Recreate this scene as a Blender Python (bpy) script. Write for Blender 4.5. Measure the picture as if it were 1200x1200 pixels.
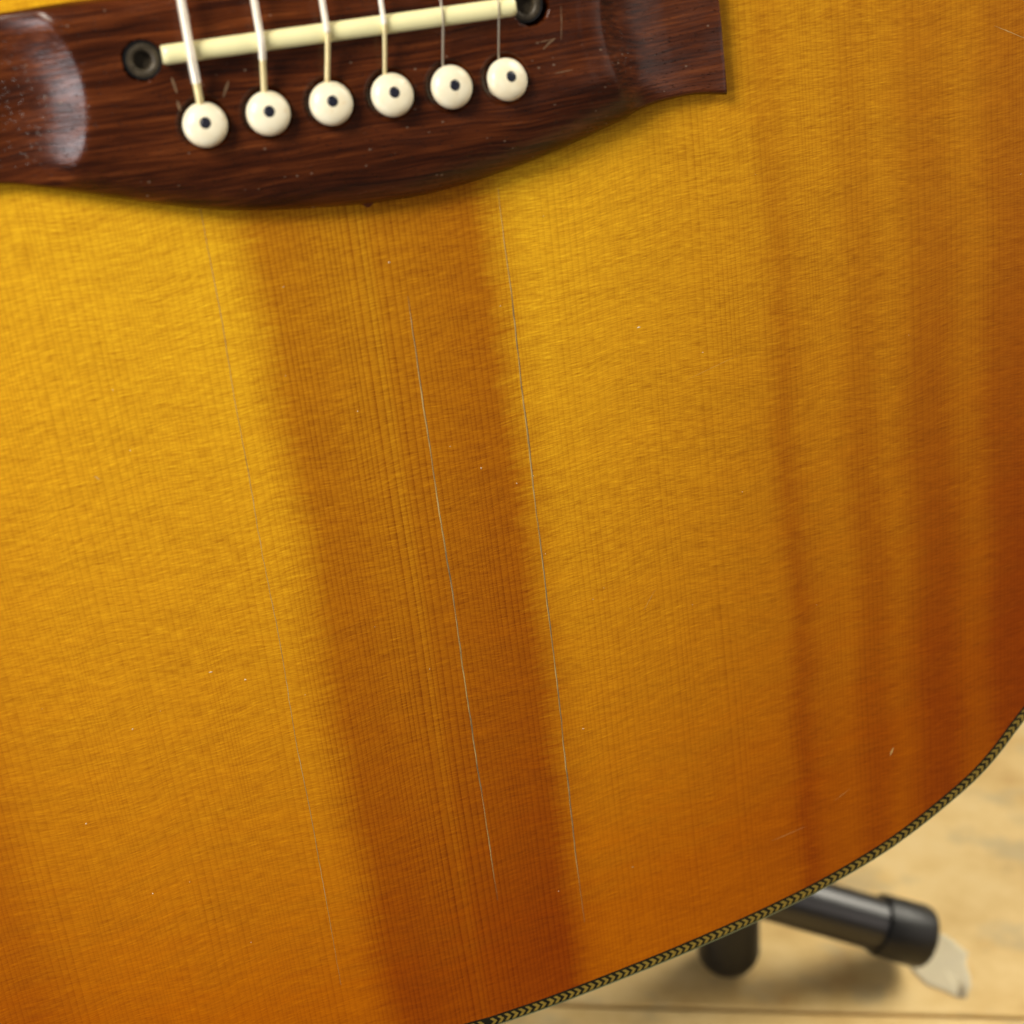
import bpy, bmesh, math, random
from mathutils import Matrix, Vector, noise as mnoise
random.seed(7)
S = 0.001                                   # everything below is written in millimetres
scene = bpy.context.scene
for o in list(bpy.data.objects): bpy.data.objects.remove(o)

# ------------------------------------------------------------------ frame of the guitar in the room
LEAN = math.radians(15)                     # the guitar leans back in its stand
c_, s_ = math.cos(LEAN), math.sin(LEAN)
# guitar axes: X towards the treble side, Y towards the neck, Z out of the top; origin under the bridge pins
GW = Matrix(((1, 0, 0, .0495), (0, s_, -c_, .2579), (0, c_, s_, .3997), (0, 0, 0, 1)))

# ------------------------------------------------------------------ camera
cam = bpy.data.cameras.new('camera'); camo = bpy.data.objects.new('camera', cam)
scene.collection.objects.link(camo); scene.camera = camo
cam.sensor_width = 36; cam.lens = 52.5; cam.clip_start = .01; cam.clip_end = 50
right, upv, backv = (.9496259, -.1204671, .28930664), (.20997565, .92988821, -.30202341), (-.23263895, .3475566, .90834109)
CG = Matrix(((right[0], upv[0], backv[0], -.04953), (right[1], upv[1], backv[1], .02046),
             (right[2], upv[2], backv[2], .2725), (0, 0, 0, 1)))
camo.matrix_world = GW @ CG
cam.dof.use_dof = True; cam.dof.focus_distance = .307; cam.dof.aperture_fstop = 15

# ------------------------------------------------------------------ room light
world = bpy.data.worlds.new('World'); scene.world = world; world.use_nodes = True
bg = world.node_tree.nodes['Background']
bg.inputs[0].default_value = (1.0, .93, .84, 1); bg.inputs[1].default_value = .15

def area(name, gpos, gtarget, size, power, col):
    l = bpy.data.lights.new(name, 'AREA'); l.shape = 'RECTANGLE'; l.size, l.size_y = size
    l.energy = power; l.color = col
    o = bpy.data.objects.new(name, l); scene.collection.objects.link(o)
    p = GW @ Vector(gpos); t = GW @ Vector(gtarget)
    o.location = p; o.rotation_euler = (t - p).to_track_quat('-Z', 'Y').to_euler()
    return o
area('lamp_panel', (-.39, .37, .37), (-.02, -.02, 0), (.22, .22), 5.9, (1, .93, .80))
area('left_fill', (-1.0, -.06, .42), (-.04, -.02, 0), (.27, .20), 5.0, (.97, .96, 1))  # unseen panel added on the left for the gleam in the bridge scoop
area('front_fill', (1.0, -.10, .90), (.05, -.02, 0), (1.05, .40), 2.2, (1, .86, .76))  # added fill light at the front right, gives the treble wing its sheen
lo = area('ceiling_lamp', (0, 0, 0), (0, 0, -1), (1.2, 1.2), 5.9, (1, .93, .78)); lo.data.spread = math.radians(50)
lo.location = (1.32, .50, 1.15); lo.rotation_euler = (Vector((.22, .34, 0))-lo.location).to_track_quat('-Z', 'Y').to_euler()
vs = scene.view_settings
scene.display_settings.display_device = 'sRGB'
vs.view_transform = 'Standard'; vs.look = 'None'; vs.exposure = 0; vs.gamma = 1; vs.use_curve_mapping = False
scene.render.engine = 'CYCLES'
scene.cycles.max_bounces = 5; scene.cycles.diffuse_bounces = 3; scene.cycles.glossy_bounces = 3

# ------------------------------------------------------------------ helpers
def link(o, parent=None):
    scene.collection.objects.link(o)
    if parent is not None: o.parent = parent
    return o
def tag(o, label=None, cat=None, group=None, kind=None):
    for k, v in (('label', label), ('category', cat), ('group', group), ('kind', kind)):
        if v: o[k] = v
    return o
def mesh(name, verts, faces, mat, parent=None, smooth=True, angle=None):
    me = bpy.data.meshes.new(name)
    me.from_pydata([(v[0]*S, v[1]*S, v[2]*S) for v in verts], [], faces)
    me.validate(); me.update()
    bm = bmesh.new(); bm.from_mesh(me); bmesh.ops.recalc_face_normals(bm, faces=bm.faces)
    if angle is not None:
        for e in bm.edges:
            if len(e.link_faces) == 2 and e.calc_face_angle(0) > math.radians(angle): e.smooth = False
    bm.to_mesh(me); bm.free()
    for p in me.polygons: p.use_smooth = smooth
    me.materials.append(mat)
    return link(bpy.data.objects.new(name, me), parent)
def lathe_data(profile, seg=32, close_top=True, close_bot=True):
    """profile: list of (r, z) from bottom to top"""
    V, F = [], []
    for r, z in profile:
        for i in range(seg):
            a = 2*math.pi*i/seg; V.append((r*math.cos(a), r*math.sin(a), z))
    for j in range(len(profile)-1):
        for i in range(seg):
            k = (i+1) % seg
            F.append((j*seg+i, j*seg+k, (j+1)*seg+k, (j+1)*seg+i))
    if close_bot: F.append(tuple(range(seg))[::-1])
    if close_top: F.append(tuple((len(profile)-1)*seg+i for i in range(seg)))
    return V, F
def frame(axis):
    z = Vector(axis).normalized(); x = z.orthogonal().normalized(); y = z.cross(x)
    return Matrix((x, y, z)).transposed()
def xform(V, axis, loc):
    m = frame(axis); l = Vector(loc)
    return [tuple(m @ Vector(v) + l) for v in V]
def tube_data(path, rad, seg=12, caps=True):
    """path: list of points; rad: list of radii; parallel-transported rings"""
    V, F = [], []; n = len(path); P = [Vector(p) for p in path]
    t = (P[1]-P[0]).normalized(); x = t.orthogonal().normalized()
    for i in range(n):
        t = (P[min(i+1, n-1)]-P[max(i-1, 0)]).normalized()
        x = (x - t*x.dot(t)).normalized(); y = t.cross(x)
        for k in range(seg):
            a = 2*math.pi*k/seg; V.append(tuple(P[i] + (x*math.cos(a)+y*math.sin(a))*rad[i]))
    for i in range(n-1):
        for k in range(seg):
            l = (k+1) % seg; F.append((i*seg+k, i*seg+l, (i+1)*seg+l, (i+1)*seg+k))
    if caps: F += [tuple(range(seg))[::-1], tuple((n-1)*seg+k for k in range(seg))]
    return V, F
def interp(pts, x):
    if x <= pts[0][0]: return pts[0][1]
    for (x0, y0), (x1, y1) in zip(pts, pts[1:]):
        if x <= x1:
            t = (x-x0)/(x1-x0); return y0+(y1-y0)*t
    return pts[-1][1]
def catmull(pts, sub=12):
    out = []
    P = [2*Vector(pts[0])-Vector(pts[1])] + [Vector(p) for p in pts] + [2*Vector(pts[-1])-Vector(pts[-2])]
    for i in range(1, len(P)-2):
        for k in range(sub):
            t = k/sub; a, b, c, d = P[i-1], P[i], P[i+1], P[i+2]
            out.append(.5*((2*b)+(c-a)*t+(2*a-5*b+4*c-d)*t*t+(3*b-a-3*c+d)*t**3))
    out.append(P[-2]); return out

# ---- node helper
class NT:
    def __init__(s, name):
        s.m = bpy.data.materials.new(name); s.m.use_nodes = True
        s.t = s.m.node_tree; s.n = s.t.nodes; s.b = s.n['Principled BSDF']
        s.dim = '3D'; s.co = s.n.new('ShaderNodeTexCoord').outputs['Object']
    def put(s, sock, v):
        if isinstance(v, bpy.types.NodeSocket): s.t.links.new(v, sock)
        elif v is not None:
            if isinstance(v, (tuple, list)) and len(v) == 3 and sock.type == 'RGBA': v = (*v, 1)
            sock.default_value = v
    def math(s, op, a, b=None, c=None, clamp=False):
        n = s.n.new('ShaderNodeMath'); n.operation = op; n.use_clamp = clamp
        for i, v in enumerate((a, b, c)): s.put(n.inputs[i], v)
        return n.outputs[0]
    def add(s, a, b): return s.math('ADD', a, b)
    def mul(s, a, b): return s.math('MULTIPLY', a, b)
    def scale(s, v, sc, rot=0, loc=(0, 0, 0)):
        n = s.n.new('ShaderNodeMapping'); n.vector_type = 'POINT'
        s.put(n.inputs[0], v); n.inputs['Scale'].default_value = sc; n.inputs['Location'].default_value = loc
        n.inputs['Rotation'].default_value = (0, 0, rot); return n.outputs[0]
    def sep(s, v):
        n = s.n.new('ShaderNodeSeparateXYZ'); s.put(n.inputs[0], v); return n.outputs
    def comb(s, x, y=0., z=0.):
        n = s.n.new('ShaderNodeCombineXYZ')
        for i, v in enumerate((x, y, z)): s.put(n.inputs[i], v)
        return n.outputs[0]
    def noise(s, v, scale=1., detail=3., rough=.5, dist=0.):
        n = s.n.new('ShaderNodeTexNoise'); n.noise_dimensions = s.dim; s.put(n.inputs['Vector'], v)
        n.inputs['Scale'].default_value = scale; n.inputs['Detail'].default_value = detail
        n.inputs['Roughness'].default_value = rough; n.inputs['Distortion'].default_value = dist
        return n.outputs['Fac']
    def vor(s, v, scale=1., rnd=1.):
        n = s.n.new('ShaderNodeTexVoronoi'); s.put(n.inputs['Vector'], v)
        n.inputs['Scale'].default_value = scale; n.inputs['Randomness'].default_value = rnd
        return n.outputs['Distance'], n.outputs['Color']
    def map(s, v, a, b, c=0., d=1., smooth=False):
        n = s.n.new('ShaderNodeMapRange'); n.interpolation_type = 'SMOOTHSTEP' if smooth else 'LINEAR'
        for i, q in enumerate((v, a, b, c, d)): s.put(n.inputs[i], q)
        return n.outputs[0]
    def ramp(s, v, stops, interp='LINEAR'):
        n = s.n.new('ShaderNodeValToRGB'); n.color_ramp.interpolation = interp; s.put(n.inputs[0], v)
        e = n.color_ramp.elements
        while len(e) < len(stops): e.new(.5)
        for q, (p, c) in zip(e, stops):
            q.position = p; q.color = (c, c, c, 1) if not isinstance(c, tuple) else (*c, 1)
        return n.outputs[0]
    def mix(s, f, a, b, mode='MIX'):
        n = s.n.new('ShaderNodeMix'); n.data_type = 'RGBA'; n.blend_type = mode
        s.put(n.inputs[0], f); s.put(n.inputs[6], a); s.put(n.inputs[7], b); return n.outputs[2]
    def bump(s, h, strength=.2, dist=.001, normal=None):
        n = s.n.new('ShaderNodeBump'); s.put(n.inputs['Height'], h)
        n.inputs['Strength'].default_value = strength; n.inputs['Distance'].default_value = dist
        if normal is not None: s.put(n.inputs['Normal'], normal)
        return n.outputs[0]
    def set(s, **k):
        for a, v in k.items(): s.put(s.b.inputs[a.replace('_', ' ')], v)
        return s.m

# ------------------------------------------------------------------ materials
def spruce():
    m = NT('aged_spruce'); m.dim = '2D'; co = m.scale(m.co, (1000, 1000, 1000)); x, y, z = m.sep(co)
    # gentle wander of the grain along its length
    wander = m.mul(m.add(m.noise(m.scale(co, (.02, .006, 0)), 1, 2), -.5), 2.4)
    xg = m.add(x, wander)
    # annual rings: narrow dark latewood lines about a millimetre apart, unevenly spaced
    ph = m.add(m.mul(xg, .92), m.mul(m.noise(m.comb(m.mul(xg, .07), 3.1), 1, 2), 7.))
    fr = m.math('FRACT', ph)
    line = m.math('POWER', fr, 3.2)
    line = m.mul(line, m.map(fr, .93, 1., 1., .0))
    amp = m.map(m.noise(m.comb(m.mul(xg, .16), m.mul(y, .012)), 1, 2), .3, .7, .42, .80)
    patch = m.map(m.noise(m.scale(co, (.22, .035, 0)), 1, 2), .3, .7, .7, 1.1)
    bold = m.math('EXPONENT', m.mul(m.math('POWER', m.mul(m.add(xg, 2.2), .17), 2.), -1.))
    amp = m.add(amp, m.mul(bold, .55))
    strip = m.map(m.math('ABSOLUTE', m.add(xg, 2.)), 18, 27, .55, .0, True)
    rings0 = m.mul(m.mul(line, m.add(amp, strip)), patch)
    # silk: medullary rays running across the grain
    sl = m.add(y, m.mul(x, -.045)); sl = m.add(sl, m.mul(m.noise(m.scale(co, (.03, .02, 0)), 1, 1), 5.))
    silk1 = m.noise(m.comb(m.mul(x, .09), m.mul(sl, .95), 1.), 1, 3, .65)
    silk2 = m.noise(m.comb(m.mul(x, .36), m.mul(sl, 3.4), 7.), 1, 2, .65)
    silk3 = m.noise(m.comb(m.mul(x, .05), m.mul(sl, .22), 4.), 1, 2, .55)
    rings = m.mul(rings0, m.map(silk2, .3, .7, 1.1, .9))
    silkl = m.noise(m.comb(m.mul(x, .055), m.mul(sl, .85)), 1, 4, .68)
    # colour of the wood in strips along the grain, feathered by the silk
    xb = m.add(x, m.add(m.mul(m.add(silkl, -.5), 7.5), m.mul(m.add(silk2, -.5), 1.2)))
    xb = m.add(xb, m.mul(m.add(m.noise(m.scale(co, (.01, .03, 0)), 1, 2), -.5), 6.))
    st = [(-120, .8), (-92, .5), (-83, .86), (-66, .97), (-36, .93), (-28, .97), (-25, .80), (-19, .24), (-13, .24), (-6, .33),
          (0, .25), (15, .12), (20, .10), (26, .72), (31, .98), (42, .93), (70, .72), (77, .64), (81.5, .22),
          (87, .56), (93, .64), (98, .34), (101, .34), (106, .62), (113, .18), (118, .16), (124, .50), (127, .44), (131, .14), (137, .08), (143, .3), (150, .4)]
    band = m.ramp(m.map(xb, -120, 150, 0, 1), [((p+120)/270, v) for p, v in st], 'LINEAR')
    band = m.add(band, m.mul(m.math('EXPONENT', m.mul(m.math('POWER', m.mul(m.add(xg, 1.4), .75), 2.), -1.)), .12))
    # the figure is weaker above the bridge line on the treble side
    fade = m.mul(m.map(x, 55, 85, 0, 1, True), m.map(y, -125, 10, 0, .52, True))
    band = m.add(band, m.mul(m.add(.85, m.mul(band, -1.)), fade))
    light = m.mix(band, (.345, .104, .0018), (.65, .345, .011))
    # colour deepens to a darker amber away from the bridge
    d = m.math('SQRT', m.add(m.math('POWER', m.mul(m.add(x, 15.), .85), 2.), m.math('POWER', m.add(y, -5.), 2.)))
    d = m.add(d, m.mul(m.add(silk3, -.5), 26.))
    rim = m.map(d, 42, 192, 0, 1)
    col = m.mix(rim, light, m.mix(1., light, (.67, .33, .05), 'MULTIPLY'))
    sil = m.add(m.mul(m.add(silk1, -.5), .36), m.mul(m.add(silk2, -.5), .42))
    sil = m.add(sil, m.mul(m.add(silk3, -.5), .20))
    sil = m.add(sil, m.mul(m.map(silk2, .68, .82, 0, 1), .16))
    calm = m.map(rim, .35, 1., 1., .35)
    silk4 = m.noise(m.comb(m.mul(x, .34), m.mul(sl, 4.6)), 1, 2, .6)
    fine = m.mul(m.add(m.noise(m.scale(co, (5, 3, 0)), 1, 1), -.5), .14)
    fine = m.mul(m.add(fine, m.mul(m.add(silk4, -.5), .66)), calm)
    k = m.add(m.add(1., sil), fine)
    k = m.add(k, m.mul(rings, -.29))
    col = m.mix(1., col, m.comb(k, m.math('POWER', k, 1.4), m.math('POWER', k, 1.8)), 'MULTIPLY')
    h = m.noise(m.scale(co, (.36, 3.4, 0)), 1, 2, .65)
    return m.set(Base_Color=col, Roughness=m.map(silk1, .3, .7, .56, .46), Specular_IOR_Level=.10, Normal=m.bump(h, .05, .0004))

def rosewood():
    m = NT('rosewood'); co = m.scale(m.co, (1000, 1000, 1000)); x, y, z = m.sep(co)
    yy = m.add(y, m.mul(m.noise(m.scale(co, (.03, .06, .1)), 1, 2), 4.))
    a = m.noise(m.comb(m.mul(x, .022), m.mul(yy, .42), m.mul(z, .2)), 1, 5, .6)
    b = m.noise(m.comb(m.mul(x, .07), m.mul(yy, 2.3), m.mul(z, .6)), 1, 4, .6)
    f = m.add(m.mul(a, .5), m.mul(b, .5))
    col = m.ramp(f, [(.30, (.010, .0021, .0008)), (.42, (.026, .0052, .0013)), (.50, (.055, .0115, .0025)), (.58, (.098, .0225, .0048)), (.70, (.19, .052, .012))])
    # open pores, short dashes along the grain
    d, c = m.vor(m.comb(m.mul(x, .55), m.mul(y, 2.6), m.mul(z, 1.5)), 1)
    keep = m.math('GREATER_THAN', m.sep(c)[0], .35)
    pore = m.mul(m.map(d, .10, .26, 1, 0, True), keep)
    col = m.mix(m.mul(pore, .8), col, (.008, .003, .002))
    # dust mask: glints of the pores painted in as pale specks
    d2, c2 = m.vor(m.comb(m.mul(x, .42), m.mul(y, .75), 5.), 1)
    dust = m.mul(m.map(d2, .07, .13, 1, 0, True), m.math('GREATER_THAN', m.sep(c2)[1], .70))
    col = m.mix(m.mul(dust, .5), col, (.33, .24, .17))
    h = m.add(m.mul(pore, -1.), m.mul(m.noise(m.comb(m.mul(x, .25), m.mul(y, 2.2), 2.), 1, 4, .6), .9))
    h = m.add(h, m.mul(dust, .35))
    r = m.map(m.noise(m.scale(co, (.1, .3, .2)), 1, 3), .3, .7, .19, .30)
    return m.set(Base_Color=col, Roughness=r, Specular_IOR_Level=.27, Normal=m.bump(h, .34, .0002))

def plain(name, col, rough=.5, metal=0., spec=.5, bumps=None, var=.08, vscale=.4, coat=0., sss=0.):
    m = NT(name); co = m.scale(m.co, (1000, 1000, 1000))
    n = m.noise(co, vscale, 4, .6)
    k = m.map(n, .25, .75, 1-var, 1+var)
    c = m.mix(1., (*col, 1), m.comb(k, k, k), 'MULTIPLY')
    nor = m.bump(m.noise(co, bumps[0], 3), bumps[1], .0003) if bumps else None
    m.set(Base_Color=c, Metallic=metal, Specular_IOR_Level=spec, Roughness=m.map(n, .3, .7, rough*.88, rough*1.12), Coat_Weight=coat, Coat_Roughness=.15)
    if sss: m.set(Subsurface_Weight=sss, Subsurface_Radius=(.0016, .001, .0006))
    if nor is not None: m.set(Normal=nor)
    return m.m

def ivory_pin():
    m = NT('yellowed_plastic'); co = m.scale(m.co, (1000, 1000, 1000))
    n = m.noise(co, .35, 3, .6); col = m.mix(m.map(n, .35, .75, 0, 1), (.78, .73, .56), (.73, .64, .44))
    st = m.map(m.noise(co, .8, 2), .66, .76, 0, .5); col = m.mix(st, col, (.62, .40, .17))
    return m.set(Base_Color=col, Roughness=.32, Normal=m.bump(m.noise(co, 1.2, 3), .08, .0003))

def floor_wood():
    m = NT('pale_floor_wood'); co = m.scale(m.co, (1000, 1000, 1000)); x, y, z = m.sep(co)
    g = m.noise(m.comb(m.mul(x, .009), m.mul(y, .022), z), 1, 4, .6, .6)
    b = m.noise(m.scale(co, (.035, .05, .02)), 1, 4, .65)
    col = m.ramp(m.add(m.mul(g, .5), m.mul(b, .5)), [(.32, (.48, .28, .085)), (.45, (.62, .42, .155)), (.55, (.70, .50, .21)), (.7, (.74, .56, .27))])
    sm = m.map(m.noise(m.scale(co, (.03, .04, .02), loc=(3, 8, 0)), 1, 3, .55), .53, .66, 0, .55)
    col = m.mix(sm, col, (.40, .33, .19))
    stain = m.map(m.noise(m.scale(co, (.009, .011, .01), loc=(1, 2, 5)), 1, 2), .56, .7, 0, .45)
    col = m.mix(stain, col, (.72, .42, .13))
    return m.set(Base_Color=col, Roughness=.48, Specular_IOR_Level=.35, Normal=m.bump(g, .15, .001))

def crack_mat():
    m = NT('crack_lip'); co = m.scale(m.co, (1000, 1000, 1000)); x, y, z = m.sep(co)
    n = m.noise(m.comb(0., m.mul(y, .16), x), 1, 4, .65)
    col = m.ramp(n, [(.33, (.17, .105, .04)), (.45, (.40, .25, .07)), (.58, (.50, .34, .11)), (.7, (.44, .34, .18))])
    return m.set(Base_Color=col, Roughness=.4)
def string_mat(name, col, rough):
    m = NT(name); co = m.scale(m.co, (1000, 1000, 1000))
    n = m.noise(m.scale(co, (1, .25, 1)), 1, 3)
    c = m.mix(m.map(n, .3, .7, 0, .35), col, (col[0]*.7, col[1]*.6, col[2]*.42))
    return m.set(Base_Color=c, Metallic=.55, Roughness=rough)

M_SPRUCE, M_ROSE, M_PIN, M_FLOOR = spruce(), rosewood(), ivory_pin(), floor_wood()
M_DOT = plain('black_inlay', (.012, .013, .022), .25)
M_SADDLE = plain('cream_saddle', (.80, .755, .42), .34, var=.05, vscale=.25)
M_BLACKRING = plain('black_screw_steel', (.02, .02, .022), .32, .3)
M_GREYRING = plain('worn_screw_steel', (.050, .038, .023), .5, .3, var=.45, vscale=1.)
M_HOLE = plain('dark_hole', (.002, .002, .002), .9, spec=0.)
M_BIND = plain('black_binding', (.010, .009, .003), .45, spec=.25, var=.3, vscale=1.)
M_HERR = plain('herringbone_maple', (.25, .165, .022), .42, var=.28, vscale=1.6)
M_EDGE = plain('binding_edge_line', (.20, .22, .10), .35, var=.2)
M_SIDE = plain('mahogany_side', (.10, .032, .014), .3, var=.25, vscale=.08)
M_CRACK = crack_mat(); M_CRACKDARK = plain('crack_gap', (.15, .10, .045), .7, var=.5, vscale=.3)
M_SCR = plain('scratch', (.46, .27, .08), .5, var=.2)
M_SCRB = plain('scuff', (.15, .085, .04), .6, var=.4, vscale=1.)
M_WOUND = string_mat('wound_bronze_bright', (.92, .88, .82), .36)
M_WOUND2 = string_mat('wound_bronze_yellow', (.85, .74, .42), .38)
M_PLAIN = string_mat('plain_steel', (.45, .40, .32), .35)
M_TUBE = plain('black_powder_coat', (.005, .005, .006), .32, spec=.7, bumps=(1.2, .15))
M_RUBBER = plain('black_rubber', (.006, .006, .006), .42, spec=.4, bumps=(.8, .2))
M_TAPE = plain('off_white_tape', (.66, .62, .46), .55, var=.06, vscale=.1)
M_TAPE.node_tree.nodes['Principled BSDF'].inputs['Alpha'].default_value = .60
M_DUST = plain('dust', (.66, .56, .38), .8)
M_BASE = plain('subfloor', (.34, .19, .07), .8)

# ------------------------------------------------------------------ floor
fb = [(-1150, 690), (1250, -270), (1720, 920), (-680, 1880)]
fl = mesh('floor', [(x, y, -24) for x, y in fb]+[(x, y, -60) for x, y in fb],
          [(0, 1, 2, 3), (7, 6, 5, 4), (0, 4, 5, 1), (1, 5, 6, 2), (2, 6, 7, 3), (3, 7, 4, 0)], M_BASE, smooth=False)
tag(fl, kind='structure')
ang = math.atan2(-.372, .928)
PW, PL, PT = 196., 2600., 20.
def plank_mesh():
    b = 1.2; w, l = PW/2, PL/2; V = []; F = []
    for zz, ins in ((-PT, 0), (-b, 0), (-b*.3, b*.35), (0, b)):
        V += [(-l, -w+ins, zz), (l, -w+ins, zz), (l, w-ins, zz), (-l, w-ins, zz)]
    for j in range(3):
        for i in range(4): F.append((j*4+i, j*4+(i+1) % 4, (j+1)*4+(i+1) % 4, (j+1)*4+i))
    F += [(3, 2, 1, 0), (12, 13, 14, 15)]
    return V, F
pk = None
n_ = Vector((.372, .928, 0)); seam0 = Vector((187., 319.9, 0))      # a point of the joint in view
for k in range(-1, 6):
    cen = seam0 + n_*((k+.5)*(PW+1.5)) + Vector((.928, -.372, 0))*(37.*((k*5) % 7)-100)
    if pk is None:
        pk = mesh('plank', *plank_mesh(), M_FLOOR, fl, smooth=False); o = pk
    else:
        o = link(pk.copy(), fl)
    o.location = cen*S; o.rotation_euler = (0, 0, ang); o.location.z = 0.0003*((k*7) % 3)

# ------------------------------------------------------------------ guitar
root = link(bpy.data.objects.new('acoustic_guitar', None)); root.matrix_world = GW; root.empty_display_size = .1
tag(root, 'amber spruce top acoustic guitar with dark rosewood bridge and cracked top, leaning in a stand', 'guitar')

half = [(0, -202.9), (15.5, -202.2), (36.6, -200.2), (52.8, -198.2), (69.3, -195.6), (86.1, -191.9), (103.4, -186.2), (120.8, -177.3),
        (129.5, -171.0), (138.4, -161.9), (159, -142), (178, -116), (192, -86), (199, -54), (198, -20), (188, 18), (170, 56), (152, 94), (141, 130),
        (138, 162), (141, 198), (146, 232), (145, 264), (134, 292), (108, 308), (60, 313), (0, 314)]
def resample(P, step):
    out = [P[0]]; acc = 0
    for a, b in zip(P, P[1:]):
        seg = (b-a).length; pos = step-acc
        while pos <= seg:
            out.append(a+(b-a)*(pos/seg)); pos += step
        acc = seg-(pos-step)
    return out
rs = catmull([(x, y, 0) for x, y in half], 24)
ls = [Vector((-p.x, p.y, 0)) for p in rs[1:-1]][::-1]
loop = resample(rs+ls+[rs[0]], 2.5)                       # closed, anticlockwise, along the middle of the purfling
if (loop[-1]-loop[0]).length < 1.2: loop.pop()
NL = len(loop)
nor = []
for i in range(NL):
    t = (loop[(i+1) % NL]-loop[i-1]).normalized(); nor.append(Vector((t.y, -t.x, 0)))
def off(d): return [loop[i]+nor[i]*d for i in range(NL)]
IN, OUT = -1.45, 1.65
def strip(name, d0, z0, d1, z1, mat, parent, extra=()):
    rows = [(d0, z0)]+list(extra)+[(d1, z1)]; V = []; F = []
    for d, z in rows: V += [(p.x, p.y, z) for p in off(d)]
    for j in range(len(rows)-1):
        for i in range(NL):
            k = (i+1) % NL; F.append((j*NL+i, j*NL+k, (j+1)*NL+k, (j+1)*NL+i))
    return mesh(name, V, F, mat, parent)

# soundboard with its sound hole
HOLE, HR = (0, 152), 50.
bm = bmesh.new()
o1 = [bm.verts.new((p.x*S, p.y*S, 0)) for p in off(IN+.1)]
i1 = [bm.verts.new(((HOLE[0]+HR*math.cos(a*math.pi/36))*S, (HOLE[1]+HR*math.sin(a*math.pi/36))*S, 0)) for a in range(72)]
ed = [bm.edges.new((l[i], l[(i+1) % len(l)])) for l in (o1, i1) for i in range(len(l))]
bmesh.ops.triangle_fill(bm, use_beauty=True, use_dissolve=False, edges=ed)
ext = bmesh.ops.extrude_face_region(bm, geom=bm.faces[:])
for v in ext['geom']:
    if isinstance(v, bmesh.types.BMVert): v.co.z -= .0028
bmesh.ops.recalc_face_normals(bm, faces=bm.faces)
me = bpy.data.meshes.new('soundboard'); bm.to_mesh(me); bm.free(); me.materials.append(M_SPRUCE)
board = link(bpy.data.objects.new('soundboard', me), root)
tag(board, 'amber spruce soundboard with lighter and darker strips along its grain')

bind = strip('binding', IN, .03, OUT-.3, -4.5, M_BIND, root, [(IN+.42, .05), (1.05, .05), (1.45, -.08), (OUT, -.45), (OUT, -4.5)])
strip('binding_line', 1.12, .06, 1.52, -.06, M_EDGE, bind, [(1.34, .02)])
# herringbone: rows of little slanted maple pieces meeting in a V
arc = [0.]
for i in range(NL): arc.append(arc[-1]+(loop[(i+1) % NL]-loop[i]).length)
def along(s, d, z):
    s %= arc[-1]; lo, hi = 0, NL
    while hi-lo > 1:
        mid = (lo+hi)//2
        if arc[mid] <= s: lo = mid
        else: hi = mid
    t = (s-arc[lo])/(arc[lo+1]-arc[lo]); a, b = lo, (lo+1) % NL
    p = loop[a].lerp(loop[b], t); n = nor[a].lerp(nor[b], t)
    return (p.x+n.x*d, p.y+n.y*d, z)
V, F = [], []; s = 0.; per = 1.7
while s < arc[-1]-per:
    j = random.uniform(-.06, .06); w = .84+random.uniform(-.1, .1)
    for d0, d1, sh0, sh1 in ((-.92, .02, 0., .85), (.04, .92, .85, 0.)):
        b = len(V)
        for z in (.03, .075):
            V += [along(s+sh0+j, d0, z), along(s+sh0+w+j, d0, z), along(s+sh1+w+j, d1, z), along(s+sh1+j, d1, z)]
        F += [(b+4, b+5, b+6, b+7)]+[(b+q, b+(q+1) % 4, b+4+(q+1) % 4, b+4+q) for q in range(4)]
    s += per
tag(mesh('herringbone', V, F, M_HERR, bind, smooth=False), kind='stuff')

# ribs and back
DEP = 105.
strip('side', OUT-.35, -4.4, OUT-2.5, -DEP, M_SIDE, root, [(OUT-.35, -50)])
bk = off(OUT-2.4)
mesh('back', [(p.x, p.y, -DEP) for p in bk]+[(p.x, p.y, -DEP-3) for p in bk],
     [tuple(range(NL)), tuple(range(NL, 2*NL))[::-1]]+[(i, (i+1) % NL, NL+(i+1) % NL, NL+i) for i in range(NL)], M_SIDE, root, smooth=False)
# rosette, fingerboard, neck (out of view above the bridge)
V, F = [], []
for r, z in ((53, .03), (53.6, .08), (57.4, .08), (58, .03)):
    V += [(HOLE[0]+r*math.cos(a*math.pi/36), HOLE[1]+r*math.sin(a*math.pi/36), z) for a in range(72)]
for j in range(3):
    for i in range(72): F.append((j*72+i, j*72+(i+1) % 72, (j+1)*72+(i+1) % 72, (j+1)*72+i))
mesh('rosette', V, F, M_HERR, root)
def prism(name, pts, z0, z1, mat, parent):
    n = len(pts)
    return mesh(name, [(x, y, z0) for x, y in pts]+[(x, y, z1) for x, y in pts],
                [tuple(range(n))[::-1], tuple(range(n, 2*n))]+[(i, (i+1) % n, n+(i+1) % n, n+i) for i in range(n)], mat, parent, smooth=False)
prism('fingerboard', [(-28, 212), (28, 212), (22, 646), (-22, 646)], .1, 7, M_ROSE, root)
prism('neck', [(-26, 318), (26, 318), (21.5, 650), (-21.5, 650)], -22, 0, M_SIDE, root)
prism('nut', [(-21.8, 646.2), (21.8, 646.2), (21.8, 650), (-21.8, 650)], .1, 9, M_SADDLE, root)

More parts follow.
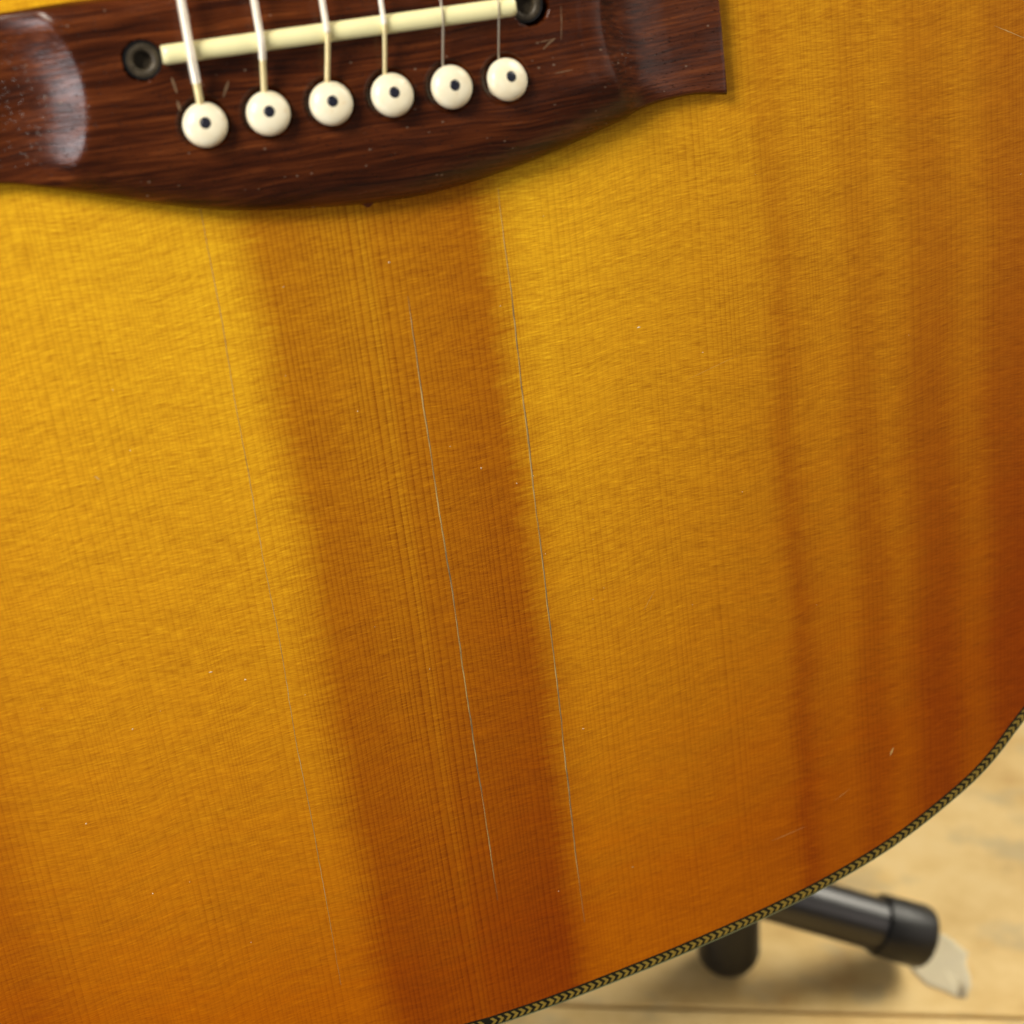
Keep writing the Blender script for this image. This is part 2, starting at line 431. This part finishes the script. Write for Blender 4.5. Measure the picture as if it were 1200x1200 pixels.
# ---- bridge: a carved height field
PINS = [(-26.5, .1), (-15.7, .4), (-4.8, .5), (6.0, .4), (16.7, .2), (26.9, .1)]
SCREWS = [(-34.6, 11.5), (33.0, 11.5)]
bot = [(-72, -6.2), (-68, -5.6), (-61.3, -5.3), (-53.3, -7.3), (-44, -10.2), (-34.6, -13.1), (-24.7, -15.6), (-13, -17.3), (-.8, -18.4), (10.2, -18.6), (20, -17.7), (30, -16.1),
       (40.2, -13.8), (47.1, -11.9), (50.8, -10.9), (53.5, -9.8), (57, -9.0), (61, -8.6), (66.2, -8.5), (71.9, -9.4)]
botc = [(p.x, p.y) for p in catmull([(x, y, 0) for x, y in bot], 6)]
topc = [(-72, 19.6), (-60, 21.4), (-45, 21.9), (45, 21.9), (60, 21.4), (72, 19.6)]
HC, WING = 9.3, 3.0
def hb(x, y, b, t):
    e = max(0., y-b); e2 = t-y
    z = HC
    if e < 13: z -= 6.3*((13-e)/13)**2.3
    if e2 < 4: z -= 2.0*((4-e2)/4)**2
    xb = (44.4+.026*(y-8)**2) if x < 0 else (45.6+.018*(y-8)**2)
    d = abs(x)-xb
    ed_ = min(e, e2)
    wing = WING+.3*math.sin(y*.2)*0 - (.3*((1.-ed_)/1.)**2 if ed_ < 1. else 0)
    dd = .5*(d+math.sqrt(d*d+.55))
    if d > -4:
        q = max(0., 1-dd/15.)
        z = wing+(z-wing)*q**1.9
    for px, py in PINS:
        r = math.hypot(x-px, y-py)
        if r < 4.5: z -= 1.6*min(1., (4.5-r)/1.2)
    for px, py in SCREWS:
        r = math.hypot(x-px, y-py)
        if r < 3.2: z -= 4.6*min(1., (3.2-r)/.3)
    z += .10*mnoise.noise(Vector((x*.16, y*.2, 3.)))
    ee = min(72.2-abs(x), ed_)
    if ee < .8: z -= .8*(1-ee/.8)**2*.8
    return z
NX, NY = 400, 116
V, F = [], []
for i in range(NX+1):
    u = i/NX; x0 = -72+u*144
    b, t = interp(botc, x0)-.75*math.exp(-((x0-.3)/.8)**2), interp(topc, x0)
    for j in range(NY+1):
        v = j/NY; v = v if 0 < v < 1 else v
        y = b+(t-b)*(v-.018*math.sin(2*math.pi*v))
        x = x0-(.035*(y+9) if u > .9 else 0)*((u-.9)/.1 if u > .9 else 0)
        V.append((x, y, hb(x, y, interp(botc, x0), t)))
R1 = NY+1
for i in range(NX):
    for j in range(NY): F.append((i*R1+j, (i+1)*R1+j, (i+1)*R1+j+1, i*R1+j+1))
# skirt down to the soundboard, slightly undercut
rim = [i*R1 for i in range(NX+1)]+[NX*R1+j for j in range(1, NY+1)]+[i*R1+NY for i in range(NX-1, -1, -1)]+[j for j in range(NY-1, 0, -1)]
for zf, ins in ((.5, .15), (0., .7)):
    base = len(V)
    for q in rim:
        x, y, z = V[q]; V.append((x*(1-ins/75), y+(ins*.6 if y < 3 else -ins*.6), max(.05, z*zf)))
    src = rim if zf == .5 else list(range(base-len(rim), base))
    for k in range(len(rim)):
        l = (k+1) % len(rim); F.append((src[k], src[l], base+l, base+k))
bridge = mesh('bridge', V, F, M_ROSE, root, angle=55)
tag(bridge, 'dark rosewood bridge with scooped wings and worn pores')

# saddle: cream bar with a rounded crown
V, F = [], []
prof = [(-1.55, 6), (-1.55, 11.2), (-1.35, 11.85), (-.8, 12.3), (0, 12.45), (.8, 12.3), (1.35, 11.85), (1.55, 11.2), (1.55, 6)]
xs = [-31.3, -31.0, -30.2]+[-28+i*2 for i in range(28)]+[28.6, 29.3, 29.55]
for i, x in enumerate(xs):
    e = .35 if i in (0, len(xs)-1) else (.1 if i in (1, len(xs)-2) else 0)
    V += [(x, 11.9+py*(1-e*.3), pz-e*1.2 if pz > 7 else pz) for py, pz in prof]
n = len(prof)
for i in range(len(xs)-1):
    for j in range(n-1): F.append((i*n+j, (i+1)*n+j, (i+1)*n+j+1, i*n+j+1))
F += [tuple(range(n)), tuple((len(xs)-1)*n+j for j in range(n))[::-1]]
mesh('saddle', V, F, M_SADDLE, root, angle=40)

# saddle adjusting screws
for (px, py) in SCREWS:
    tilt = (.02, 0, 1) if px < 0 else (-.10, .05, 1)
    Vv, Ff = lathe_data([(3.05, 5), (3.1, 9.1), (3.02, 9.3), (2.9, 9.3), (2.82, 9.0), (2.78, 7)], 36, False)
    sc = mesh('adjusting_screw', xform(Vv, tilt, (px, py, 0)), Ff, M_BLACKRING, root, angle=50)
    if px > 0: tag(sc, 'black ring screw at the treble end of the saddle')
    else: tag(sc, 'worn grey ring screw at the bass end of the saddle')
    Vv, Ff = lathe_data([(2.76, 7), (2.78, 8.95), (2.6, 9.08), (1.75, 8.95), (1.45, 8.6), (1.4, 5.6)], 36, False)
    mesh('screw_face', xform(Vv, tilt, (px, py, 0)), Ff, M_GREYRING, sc, angle=50)
    Vv, Ff = lathe_data([(1.5, 5.2), (1.5, 5.7)], 6)
    mesh('hex_socket', xform(Vv, tilt, (px, py, 0)), Ff, M_HOLE, sc, smooth=False)

# bridge pins
names = ['bass', 'second', 'third', 'fourth', 'fifth', 'treble']
tilts = [(-.03, .22), (.0, .22), (.02, .25), (.06, .27), (.12, .18), (.2, .3)]
for k, (px, py) in enumerate(PINS):
    ax = Vector((tilts[k][0], tilts[k][1], 1)).normalized()
    prof = [(2.4, 0), (2.55, 8.8), (3.2, 9.0), (3.85, 9.35), (4.02, 9.9), (4.0, 10.5), (3.82, 11.05), (3.4, 11.5), (2.7, 11.85), (1.8, 12.1), (1.08, 12.2), (1.02, 12.02), (.4, 12.02)]
    Vv, Ff = lathe_data(prof, 40)
    piv = Vector((px, py, 10.8)); PS = .93
    Vv = xform([(a*PS, b*PS, (c-10.6)*PS) for a, b, c in Vv], ax, piv)
    p = mesh('bridge_pin', Vv, Ff, M_PIN, root, angle=60)
    Vv, Ff = lathe_data([(1.0, 11.6), (1.0, 12.11), (.7, 12.18), (.2, 12.20)], 24)
    mesh('dot', xform([(a*PS, b*PS, (c-10.6)*PS) for a, b, c in Vv], ax, piv), Ff, M_DOT, p)

# strings: (x at far end, x at saddle, x at pin, y at pin, diameter, wound)
STR = [(-21.5, -26.9, -26.6, 3.2, 1.46, 1), (-13., -15.2, -15.75, 3.6, 1.22, 1), (-4.4, -4.05, -4.9, 3.6, 1.05, 1),
       (4.3, 5.8, 5.25, 3.5, .82, 1), (12.8, 16.15, 15.65, 3.3, .38, 0), (21.0, 26.15, 25.85, 3.3, .30, 0)]
for k, (xf, xs_, xp, yp, dia, wound) in enumerate(STR):
    r = dia/2; zt = 12.45+r
    pin = PINS[k]
    keys = [(pin[0]*.6+xp*.4, yp-1.6, 8.0), (xp, yp, 9.75+r*.6), (xp+(xs_-xp)*.8, 9.6, 11.75+r), (xs_, 11.9, zt), (xs_-.0, 14.5, zt+.02)]
    crv = catmull(keys, 10)
    fy = 645.; xe = xf
    crv += [Vector((xs_+(xe-xs_)*(y-14.5)/(fy-14.5), y, zt+.02+(y-14.5)*-.003)) for y in (30, 60, 110, 200, 400, fy)]
    cut = 7 if k == 0 else (9 if k == 1 else 12)            # the winding changes just above the pin
    if wound:
        near = [p for p in crv if p.y < 62]; far = [p for p in crv if p.y > 58]
        pitch = (.5, .42, .34, .34)[k]
        fine = resample(near, pitch/4)
        rad = [r*(1+.13*math.cos(i*math.pi/2)) if k else r*(1+.17*math.cos(i*math.pi/2)) for i in range(len(fine))]
        ci = next(i for i, p in enumerate(fine) if p.y > cut)
        rad = [q*(.86 if i < ci else 1.) for i, q in enumerate(rad)]
        so = mesh('string', *tube_data(fine[ci:]+far[1:], rad[ci:]+[r]*len(far[1:]), 12), M_WOUND, root)
        if ci > 4: mesh('string_end', *tube_data(fine[:ci+1], rad[:ci]+[r*.86], 12), M_WOUND2, so)
    else:
        so = mesh('string', *tube_data(resample([p for p in crv if p.y < 60], .8)+[p for p in crv if p.y > 61], [r]*(len(resample([p for p in crv if p.y < 60], .8))+len([p for p in crv if p.y > 61])), 10), M_PLAIN, root)

# cracks: a raised pale lip with a dark hairline beside it
def ribbon(name, pts, w, z, mat, parent):
    """thin closed sliver following pts, width w(t)"""
    V, F = [], []; n = len(pts)
    for i, (x, y) in enumerate(pts):
        a = pts[max(i-1, 0)]; b = pts[min(i+1, n-1)]; t = Vector((b[0]-a[0], b[1]-a[1])).normalized()
        h = w(i/(n-1))/2
        V += [(x-t.y*h, y+t.x*h, .004), (x, y, z), (x+t.y*h, y-t.x*h, .004)]
    for i in range(n-1):
        for j in range(2): F.append((i*3+j, (i+1)*3+j, (i+1)*3+j+1, i*3+j+1))
    return mesh(name, V, F, mat, parent)
def crack(x0, y0, x1, y1, w, wd, seed, label):
    n = 300; P = []
    for i in range(n+1):
        t = i/n; y = y0+(y1-y0)*t
        P.append((x0+(x1-x0)*t+.32*mnoise.noise(Vector((seed, y*.045, 0)))+.10*mnoise.noise(Vector((seed, y*.35, 5))), y))
    tap = lambda t: min(1., t*7, (1-t)*5)
    o = ribbon('crack', P, lambda t: .03+w*tap(t)*min(1.25, max(.22, .7+1.0*mnoise.noise(Vector((seed, t*14, 2)))+.4*mnoise.noise(Vector((seed, t*60, 4))))), .03, M_CRACK, board)
    tag(o, label)
    ribbon('crack_gap', [(x+.5*(w+wd)*.75, y) for x, y in P], lambda t: .02+wd*tap(t)*min(1.3, max(.25, .7+1.0*mnoise.noise(Vector((seed, t*11, 9)))+.4*mnoise.noise(Vector((seed, t*50, 3))))), .012, M_CRACKDARK, board)
crack(5.45, -37, 5.7, -172, .19, .17, 1.3, 'middle hairline crack below the third pin')
crack(25.7, -20, 24.6, -184, .18, .19, 4.7, 'hairline crack on the treble side running from the bridge')
crack(-29.1, -12, -31.0, -182, .08, .05, 8.1, 'faint hairline crack on the bass side')

# scratches and dings
def scratch(pts, w, mat, parent, z=.02, name='scratch'):
    n = 14; P = []
    for i in range(n+1):
        t = i/n*(len(pts)-1); k = min(int(t), len(pts)-2); q = t-k
        P.append((pts[k][0]+(pts[k+1][0]-pts[k][0])*q+random.uniform(-.05, .05), pts[k][1]+(pts[k+1][1]-pts[k][1])*q))
    return ribbon(name, P, lambda t: w*max(.1, math.sin(math.pi*min(1, max(0, t))))*random.uniform(.5, 1.1), z, mat, parent)
for pts, w in (([(71.6, -176.9), (76, -176.3), (80.4, -175.6)], .13), ([(131.8, -4.5), (135, -6), (140, -8.4)], .22), ([(102.6, -163.3), (103.6, -161.3)], .75),
               ([(37.1, -173.2), (37.7, -173.5)], .4), ([(60, -64), (72, -61)], .05), ([(88, -171), (92, -169)], .1),
               ([(46, -112), (49, -108)], .09), ([(-57.2, -59.2), (-56.3, -60.2)], .35)):
    scratch(pts, w, M_SCR, board)
# scuffs on the bridge top follow its surface
def hbx(x, y): return hb(x, y, interp(botc, x), interp(topc, x))
def scuff(pts, w):
    n = 12; V, F = [], []
    for i in range(n+1):
        t = i/n*(len(pts)-1); k = min(int(t), len(pts)-2); q = t-k
        x = pts[k][0]+(pts[k+1][0]-pts[k][0])*q; y = pts[k][1]+(pts[k+1][1]-pts[k][1])*q
        d = Vector((pts[k+1][0]-pts[k][0], pts[k+1][1]-pts[k][1])).normalized(); h = w*(.3+.7*math.sin(math.pi*i/n))*random.uniform(.6, 1.1)/2
        z = hbx(x, y)
        V += [(x-d.y*h, y+d.x*h, z+.01), (x, y, z+.035), (x+d.y*h, y-d.x*h, z+.01)]
    for i in range(n):
        for j in range(2): F.append((i*3+j, (i+1)*3+j, (i+1)*3+j+1, i*3+j+1))
    mesh('scuff', V, F, M_SCRB, bridge)
for pts, w in (([(38.5, 11.0), (38.3, 8), (37.9, 5.3)], .18), ([(36.8, 5.6), (35.6, 5.0), (34.4, 4.1)], .35), ([(33, 5.3), (37, 5.6)], .14),
               ([(-21.2, 6.4), (-22.6, 3.9)], .55), ([(-30.2, 4.4), (-30.0, 2.6)], .6), ([(-30.4, 8.2), (-30.0, 5.6)], .5), ([(36, -.3), (39.5, -.1)], .2)):
    scuff(pts, w)

# ------------------------------------------------------------------ guitar stand behind and below the guitar
st = link(bpy.data.objects.new('guitar_stand', None)); st.location = (.038, .391, 0); st.empty_display_size = .1
tag(st, 'black tubular guitar stand with rubber feet on the wooden floor behind the guitar', 'guitar stand')
ORG = Vector((38, 391, 0))
def rel(p): return Vector(p)-ORG
HUB = Vector((38, 391, 118))
def leg(foot, capl, rcap, round_end=False, top=HUB):
    foot = Vector(foot); top = Vector(top); d = (foot-top).normalized(); L = (foot-top).length
    path = [rel(top+d*(L*t)) for t in (0, .3, .6, .9, .97)]
    lo = mesh('leg', *tube_data(path, [10.3]*5, 24), M_TUBE, st, angle=50)
    if round_end:
        prof = [(10.5, -capl), (rcap*.97, -capl), (rcap, -capl+1)]+[(rcap*math.cos(a), rcap*math.sin(a)*.9) for a in [i*math.pi/20 for i in range(10)]]
    else:
        prof = [(10.5, -capl), (rcap*.93, -capl), (rcap*.97, -capl+1.2), (rcap, -2.2), (rcap*.96, -.6), (rcap*.86, 0), (rcap*.3, 0)]
    Vv, Ff = lathe_data(prof, 36)
    mesh('rubber_foot', xform(Vv, d, rel(foot)), Ff, M_RUBBER, lo, angle=50)
leg((253.3, 320.7, 14.5), 21, 12.3)
leg((181.5, 345, 11), 26, 12.3, True, (180.5, 349, 55))
mesh('crossbar', *tube_data([rel(HUB), rel(HUB.lerp(Vector((180.5, 349, 55)), .5)), rel((180.5, 349, 55))], [10]*3, 20), M_TUBE, st, angle=50)
leg((-85, 610, 14), 21, 12.2)
lean = Vector((0, s_, c_))
mesh('post', *tube_data([rel(HUB+lean*t) for t in (-25, 0, 200, 450, 620)], [12.5]*5, 24), M_TUBE, st, angle=50)
Vv, Ff = lathe_data([(15, -22), (17, -20), (17, 20), (15, 22)], 28); mesh('hub', xform(Vv, lean, rel(HUB)), Ff, M_RUBBER, st, angle=50)
for sx in (-1, 1):
    a = HUB+lean*22
    tip = Vector((49.5+sx*58, 236, 186.0)); mid = Vector((49.5+sx*58, 335, 159.5))
    mesh('cradle_arm', *tube_data([rel(a), rel(a.lerp(mid, .6)), rel(mid), rel(mid.lerp(tip, .5)), rel(tip)], [7]*5, 18), M_RUBBER, st, angle=50)

# ------------------------------------------------------------------ torn tape by the foot
pts = [(247, 319), (256, 326), (264, 330), (271.1, 326.2), (273.2, 318.5), (267.5, 307.5), (261.4, 298.8), (257.6, 301.5), (252.8, 306.2), (249.2, 312.4)]
V, F = [], []; cx = sum(p[0] for p in pts)/len(pts); cy = sum(p[1] for p in pts)/len(pts)
P2 = []
for i, a in enumerate(pts):
    b = pts[(i+1) % len(pts)]
    for t in (0, .5): P2.append((a[0]+(b[0]-a[0])*t+random.uniform(-1.3, 1.3), a[1]+(b[1]-a[1])*t+random.uniform(-1.3, 1.3)))
n = len(P2)
for f, z in ((0, .75), (.5, .7), (.85, .62), (1., .60), (1., .45)):
    V += [(cx+(x-cx)*max(f, .01), cy+(y-cy)*max(f, .01), z+(.25*mnoise.noise(Vector((x*.15*f, y*.15*f, 1))) if .1 < f < 1 else 0)) for x, y in P2]
for j in range(4):
    for i in range(n): F.append((j*n+i, j*n+(i+1) % n, (j+1)*n+(i+1) % n, (j+1)*n+i))
F.append(tuple(range(n)))
tape = mesh('tape_scrap', [(x-cx, y-cy, z) for x, y, z in V], F, M_TAPE)
tape.location = (cx*S, cy*S, 0)
tag(tape, 'torn off-white scrap of tape on the wooden floor beside the rubber foot', 'tape')

# ------------------------------------------------------------------ dust on the top
V, F = [], []
for i in range(60):
    x, y = random.uniform(-95, 140), random.uniform(-190, 25)
    if y > -22 and abs(x) < 75: continue
    if math.hypot(x/1.0, y) > 195 or (x > 95 and y < -160): continue
    r = random.choice([.06, .07, .08, .10, .15]); b = len(V); a0 = random.uniform(0, 3)
    el = random.choice([1, 1, 1.4, 2.5])
    for q in range(5):
        a = a0+q*2*math.pi/5; V.append((x+r*el*math.cos(a), y+r*math.sin(a)*random.uniform(.6, 1.2), .01))
    V.append((x, y, r*.9)); F += [(b+q, b+(q+1) % 5, b+5) for q in range(5)]
du = mesh('dust', V, F, M_DUST, smooth=False); du.matrix_world = GW
tag(du, 'pale dust specks scattered on the guitar top', 'dust', kind='stuff')
